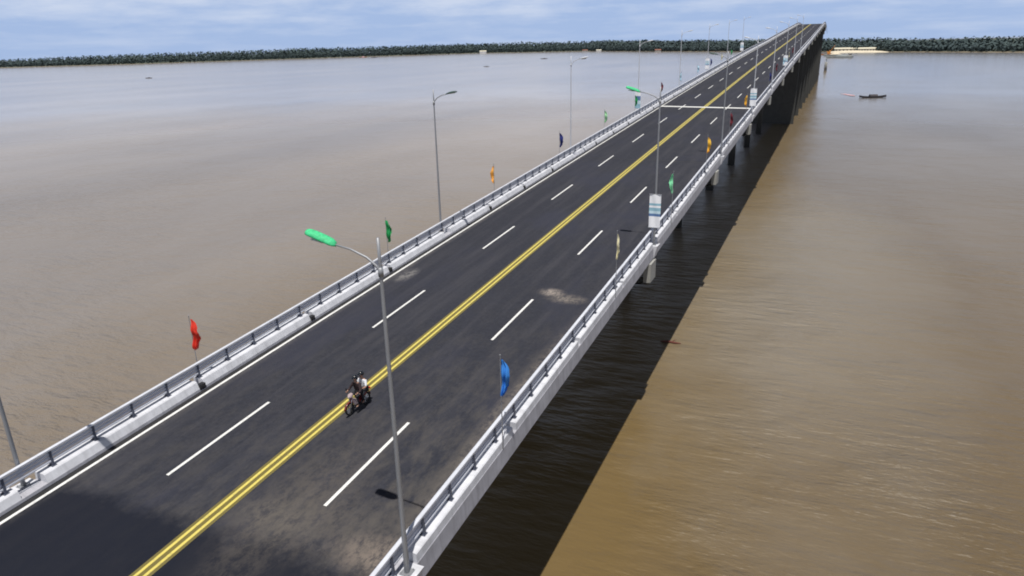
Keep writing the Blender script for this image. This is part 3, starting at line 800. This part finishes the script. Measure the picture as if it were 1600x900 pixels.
def pile():
    root = empty('mooring_pile', 'thick dark mooring pile standing in the water right of the bridge', 'mooring pile', (8.5, 722, WATER))
    bm = bmesh.new(); tube(bm, [(0, 0, -1), (0, 0, 7.2), (0, 0, 7.5)], [1.3, 1.2, 0.9], 14); obj('shaft', bm, M['concrete'], root, True)
    bm = bmesh.new(); tube(bm, [(0, 0, 7.4), (0, 0, 9.4)], 0.16, 8); bmesh.ops.create_icosphere(bm, subdivisions=2, radius=0.5, matrix=Matrix.Translation((0, 0, 9.6))); obj('beacon', bm, M['lampdark'], root, True)
pile()
def drift():
    bm = bmesh.new()
    tube(bm, [(-0.9, 0, 0.03), (-0.3, 0.05, 0.10), (0.4, -0.04, 0.09), (0.95, 0.1, 0.05)], [0.05, 0.11, 0.10, 0.04], 9)
    tube(bm, [(0.1, 0, 0.1), (0.35, 0.3, 0.22), (0.5, 0.42, 0.2)], [0.05, 0.035, 0.015], 7)
    tag(obj('driftwood_log', bm, M['driftwood'], loc=(7.0, 60.2, WATER)), 'short reddish driftwood log floating at the edge of the bridge shadow', 'driftwood')
drift()
def barge(x, y, L, W, rz, label, load, cabinx):
    root = empty('barge', label, 'barge', (x, y, WATER), rz, 'work barges by the far pier')
    bm = bmesh.new()
    P = [(-L/2, 0.4), (-L/2+2, -1), (L/2-4, -1), (L/2, 1.2), (L/2, 2.4), (-L/2, 2.2)]
    a = [bm.verts.new((u, -W/2, z)) for u, z in P]; b = [bm.verts.new((u, W/2, z)) for u, z in P]; n = len(P)
    for k in range(n): bm.faces.new((a[k], a[(k+1) % n], b[(k+1) % n], b[k]))
    bm.faces.new(a); bm.faces.new(b); obj('hull', bm, M['bargegrey'], root)
    bm = bmesh.new(); box(bm, (cabinx, 0, 4.1), (4.5, W*.6, 3.8)); box(bm, (cabinx, 0, 6.1), (5.2, W*.7, 0.25)); c = obj('cabin', bm, M['wallpale'], root)
    bm = bmesh.new()
    for k in range(3): box(bm, (cabinx-1.4+1.4*k, -W*.3-0.02, 4.6), (0.9, 0.06, 0.9))
    obj('window', bm, M['glass'], c)
    if load:
        bm = bmesh.new(); bmesh.ops.create_grid(bm, x_segments=16, y_segments=8, size=0.5)
        for v in bm.verts:
            v.co.x *= L*.55; v.co.y *= W*.8; e = max(0, 1-(v.co.x/(L*.29))**2)*max(0, 1-(v.co.y/(W*.42))**2); v.co.z = 2.25 + 2.6*e + 0.3*noise.noise(v.co)
            v.co.x += L*.08
        obj('load', bm, load, root)
barge(20, 1235, 38, 9, -0.05, 'long grey barge moored across the water just right of the bridge', M['bargegrey'], 14)
barge(10, 1400, 34, 9, 0.0, 'sand laden barge behind the grey barge', M['sand'], -13)
def crane_barge():
    root = empty('crane_barge', 'orange crane on a floating pontoon right beside the bridge', 'crane', (-1, 1500, WATER))
    bm = bmesh.new(); box(bm, (0, 0, 0.8), (26, 12, 2.4)); bmesh.ops.bevel(bm, geom=bm.edges[:], offset=0.3, segments=1); obj('pontoon', bm, M['rust'], root)
    bm = bmesh.new(); box(bm, (1, 0, 4.2), (7, 6, 4)); box(bm, (3.4, -2, 7.0), (2.4, 2.2, 2.2)); bmesh.ops.bevel(bm, geom=bm.edges[:], offset=0.25, segments=1); obj('cab', bm, M['orange'], root)
    bm = bmesh.new()
    p0, p1 = Vector((3, 0, 5)), Vector((11, -2, 17))
    for a, b in ((-.8, -.8), (.8, -.8), (.8, .8), (-.8, .8)): tube(bm, [p0+Vector((0, a, b)), p1+Vector((0, a*.3, b*.3))], 0.22, 6)
    for k in range(9):
        q = p0+(p1-p0)*k/9; r = p0+(p1-p0)*(k+1)/9; s = 0.8*(1-.7*k/9); tube(bm, [q+Vector((0, -s, -s)), r+Vector((0, s, -s))], 0.12, 5); tube(bm, [q+Vector((0, s, s)), r+Vector((0, -s, s))], 0.12, 5)
    obj('boom', bm, M['orange'], root)
    bm = bmesh.new(); tube(bm, [p1, p1-Vector((0, 0, 9))], 0.08, 5); tube(bm, [p1-Vector((0, 0, 9)), p1-Vector((0, 0, 10.2))], [0.3, 0.5], 8); obj('hook', bm, M['black'], root)
crane_barge()
def shed(x, y, L, W, H, rz, label, wall, roof, group=None, nwin=6, name='warehouse', cat='warehouse'):
    root = empty(name, label, cat, (x, y, WATER+1.2), rz, group)
    bm = bmesh.new(); box(bm, (0, 0, H/2), (L, W, H))
    wl = obj('wall', bm, wall, root)
    bm = bmesh.new(); o = 0.8; r = H*.35
    P = [(-W/2-o, H-0.05), (0, H+r), (W/2+o, H-0.05), (W/2+o, H+.2), (0, H+r+.3), (-W/2-o, H+.2)]
    a = [bm.verts.new((-L/2-o, v, z)) for v, z in P]; b = [bm.verts.new((L/2+o, v, z)) for v, z in P]
    for k in range(6): bm.faces.new((a[k], a[(k+1) % 6], b[(k+1) % 6], b[k]))
    bm.faces.new(a); bm.faces.new(b); obj('roof', bm, roof, root)
    for k in range(nwin):
        bm = bmesh.new(); box(bm, (-L/2+(k+.5)*L/nwin, -W/2-0.03, H*.5), (L/nwin*.4, 0.1, H*.4)); obj('window', bm, M['glass'], root)
shed(8+22, 1800, 44, 14, 6, -0.02, 'long low warehouse with pale roof on the bank right of the bridge', M['wallpale'], M['roofpale'])
shed(72, 1745, 34, 13, 6, -0.3, 'second pale roofed warehouse on the bank, further right', M['wallpale'], M['roofpale'])
def yard():
    bm = bmesh.new(); bmesh.ops.create_grid(bm, x_segments=24, y_segments=10, size=0.5)
    for v in bm.verts:
        u, w = v.co.x*2, v.co.y*2
        e = max(0, 1-u*u)*max(0, 1-w*w); x = v.co.x*120+52; y = 1755 + v.co.y*80 - (x-50)*0.75
        v.co = Vector((x, y, WATER - 0.3 + 4.0*e**0.5 + 0.5*noise.noise(Vector((x*.1, y*.1, 0)))))
    tag(obj('sandbank', bm, M['sand']), kind='structure')
yard()
shed(-1690, 3480, 34, 16, 10, 0.35, 'white building on the wooded far shore left of the bridge', M['wallwhite'], M['roofpale'], None, 6, 'building', 'building')
houses = [(-1080, 3330, 24, M['wallpale'], M['rooftile'], 'low red roofed house on the far shore, leftmost of three'), (-960, 3160, 22, M['wallwhite'], M['roofpale'], 'low pale roofed house on the far shore, middle of three'), (-560, 2560, 20, M['wallpale'], M['rooftile'], 'low red roofed house on the far shore, rightmost of three')]
for x, y, L, w, r, lb in houses:
    d = Vector((x-18, y, 0)).normalized(); shed(x-d.x*20, y-d.y*20, L, 10, 6, 0.2, lb, w, r, 'low houses on the far shore', 3, 'house', 'house')

# ------------------------------------------------------------------ light
w = bpy.data.worlds.new('World'); sc.world = w; w.use_nodes = True
nt = w.node_tree; nt.nodes.clear()
out = nt.nodes.new('ShaderNodeOutputWorld'); bg = nt.nodes.new('ShaderNodeBackground')
sky = nt.nodes.new('ShaderNodeTexSky'); sky.sky_type = 'NISHITA'; sky.sun_disc = False
sd = Vector((0.095, -0.30, 1.0)).normalized()
sky.sun_elevation = math.asin(sd.z); sky.sun_rotation = math.atan2(sd.x, sd.y)
sky.air_density = 1.0; sky.dust_density = 0.6; sky.ozone_density = 2.0; sky.altitude = 20
tc = nt.nodes.new('ShaderNodeTexCoord'); sp = nt.nodes.new('ShaderNodeSeparateXYZ'); nt.links.new(tc.outputs['Generated'], sp.inputs[0])
zc = math_n(nt, 'MAXIMUM', sp.outputs[2], 0.0)
den = math_n(nt, 'ADD', zc, 0.06)
cx = math_n(nt, 'DIVIDE', sp.outputs[0], den); cy = math_n(nt, 'DIVIDE', sp.outputs[1], den)
cb = nt.nodes.new('ShaderNodeCombineXYZ'); nt.links.new(cx, cb.inputs[0]); nt.links.new(cy, cb.inputs[1])
n1 = N(nt, 'ShaderNodeTexNoise', Scale=0.42, Detail=7, Roughness=0.56); nt.links.new(cb.outputs[0], n1.inputs['Vector'])
mp2 = nt.nodes.new('ShaderNodeMapping'); mp2.inputs['Scale'].default_value = (1, 1, 4.5); nt.links.new(tc.outputs['Generated'], mp2.inputs[0])
n2 = N(nt, 'ShaderNodeTexNoise', Scale=7.0, Detail=6, Roughness=0.6); nt.links.new(mp2.outputs[0], n2.inputs['Vector'])
nn = math_n(nt, 'ADD', math_n(nt, 'MULTIPLY', n1.outputs['Fac'], 0.5), math_n(nt, 'MULTIPLY', n2.outputs['Fac'], 0.5))
# cloud bank: sparse low, thick between 6 and 35 degrees, thinning to clear blue overhead
low = mapr(nt, sp.outputs[2], 0.02, 0.14, 0.0, 0.13)
high = mapr(nt, sp.outputs[2], 0.5, 0.9, 0.0, 0.30)
v = math_n(nt, 'SUBTRACT', math_n(nt, 'ADD', nn, low), high)
cov = math_n(nt, 'MULTIPLY', mapr(nt, v, 0.47, 0.62, 0, 0.95), mapr(nt, sp.outputs[2], 0.02, 0.08, 0.35, 1.0))
tint = mixc(nt, sky.outputs[0], (0.78, 0.95, 1.50), 1.0, 'MULTIPLY')
glow = mapr(nt, sp.outputs[2], 0.05, 0.45, 1.0, 0.0)
tint = mixc(nt, tint, (6.9, 9.2, 13.9), math_n(nt, 'MULTIPLY', glow, 0.95))
col = mixc(nt, tint, (12.0, 13.2, 15.6), cov)
# bright cloud bank above the frame, darker blue overhead
lift = math_n(nt, 'ADD', mapr(nt, sp.outputs[2], 0.09, 0.22, 1.0, 0.85), mapr(nt, sp.outputs[2], 0.28, 0.60, 0.0, -0.65))
vm = nt.nodes.new('ShaderNodeVectorMath'); vm.operation = 'SCALE'; nt.links.new(col, vm.inputs[0]); nt.links.new(lift, vm.inputs['Scale']); col = vm.outputs[0]
nt.links.new(col, bg.inputs[0]); bg.inputs[1].default_value = 0.056
nt.links.new(bg.outputs[0], out.inputs[0])
sun = bpy.data.lights.new('sun', 'SUN'); sun.energy = 4.9; sun.angle = math.radians(0.5); sun.color = (1.0, 0.96, 0.90)
so = bpy.data.objects.new('sun', sun); COL.objects.link(so); so.rotation_euler = sd.to_track_quat('Z', 'Y').to_euler()

# ------------------------------------------------------------------ camera
cam = bpy.data.cameras.new('camera'); co = bpy.data.objects.new('camera', cam); COL.objects.link(co)
cam.sensor_width = 36; cam.lens = 1093.354/1600*36; cam.clip_end = 40000; cam.clip_start = 0.1
pitch, roll, yaw = 0.330809, -0.0238687, 0.424835
fw = Vector((-math.sin(yaw)*math.cos(pitch), math.cos(yaw)*math.cos(pitch), -math.sin(pitch)))
rt = Vector((math.cos(yaw), math.sin(yaw), 0)); upv = rt.cross(fw)
r2 = rt*math.cos(roll) + upv*math.sin(roll); u2 = -rt*math.sin(roll) + upv*math.cos(roll)
mw = Matrix((r2, u2, -fw)).transposed().to_4x4(); mw.translation = Vector((18.293, 0, 15.947 + 0.2275))
co.matrix_world = mw
sc.camera = co
sc.view_settings.view_transform = 'Standard'; sc.view_settings.look = 'None'; sc.view_settings.exposure = 0
sc.cycles.filter_width = 1.9
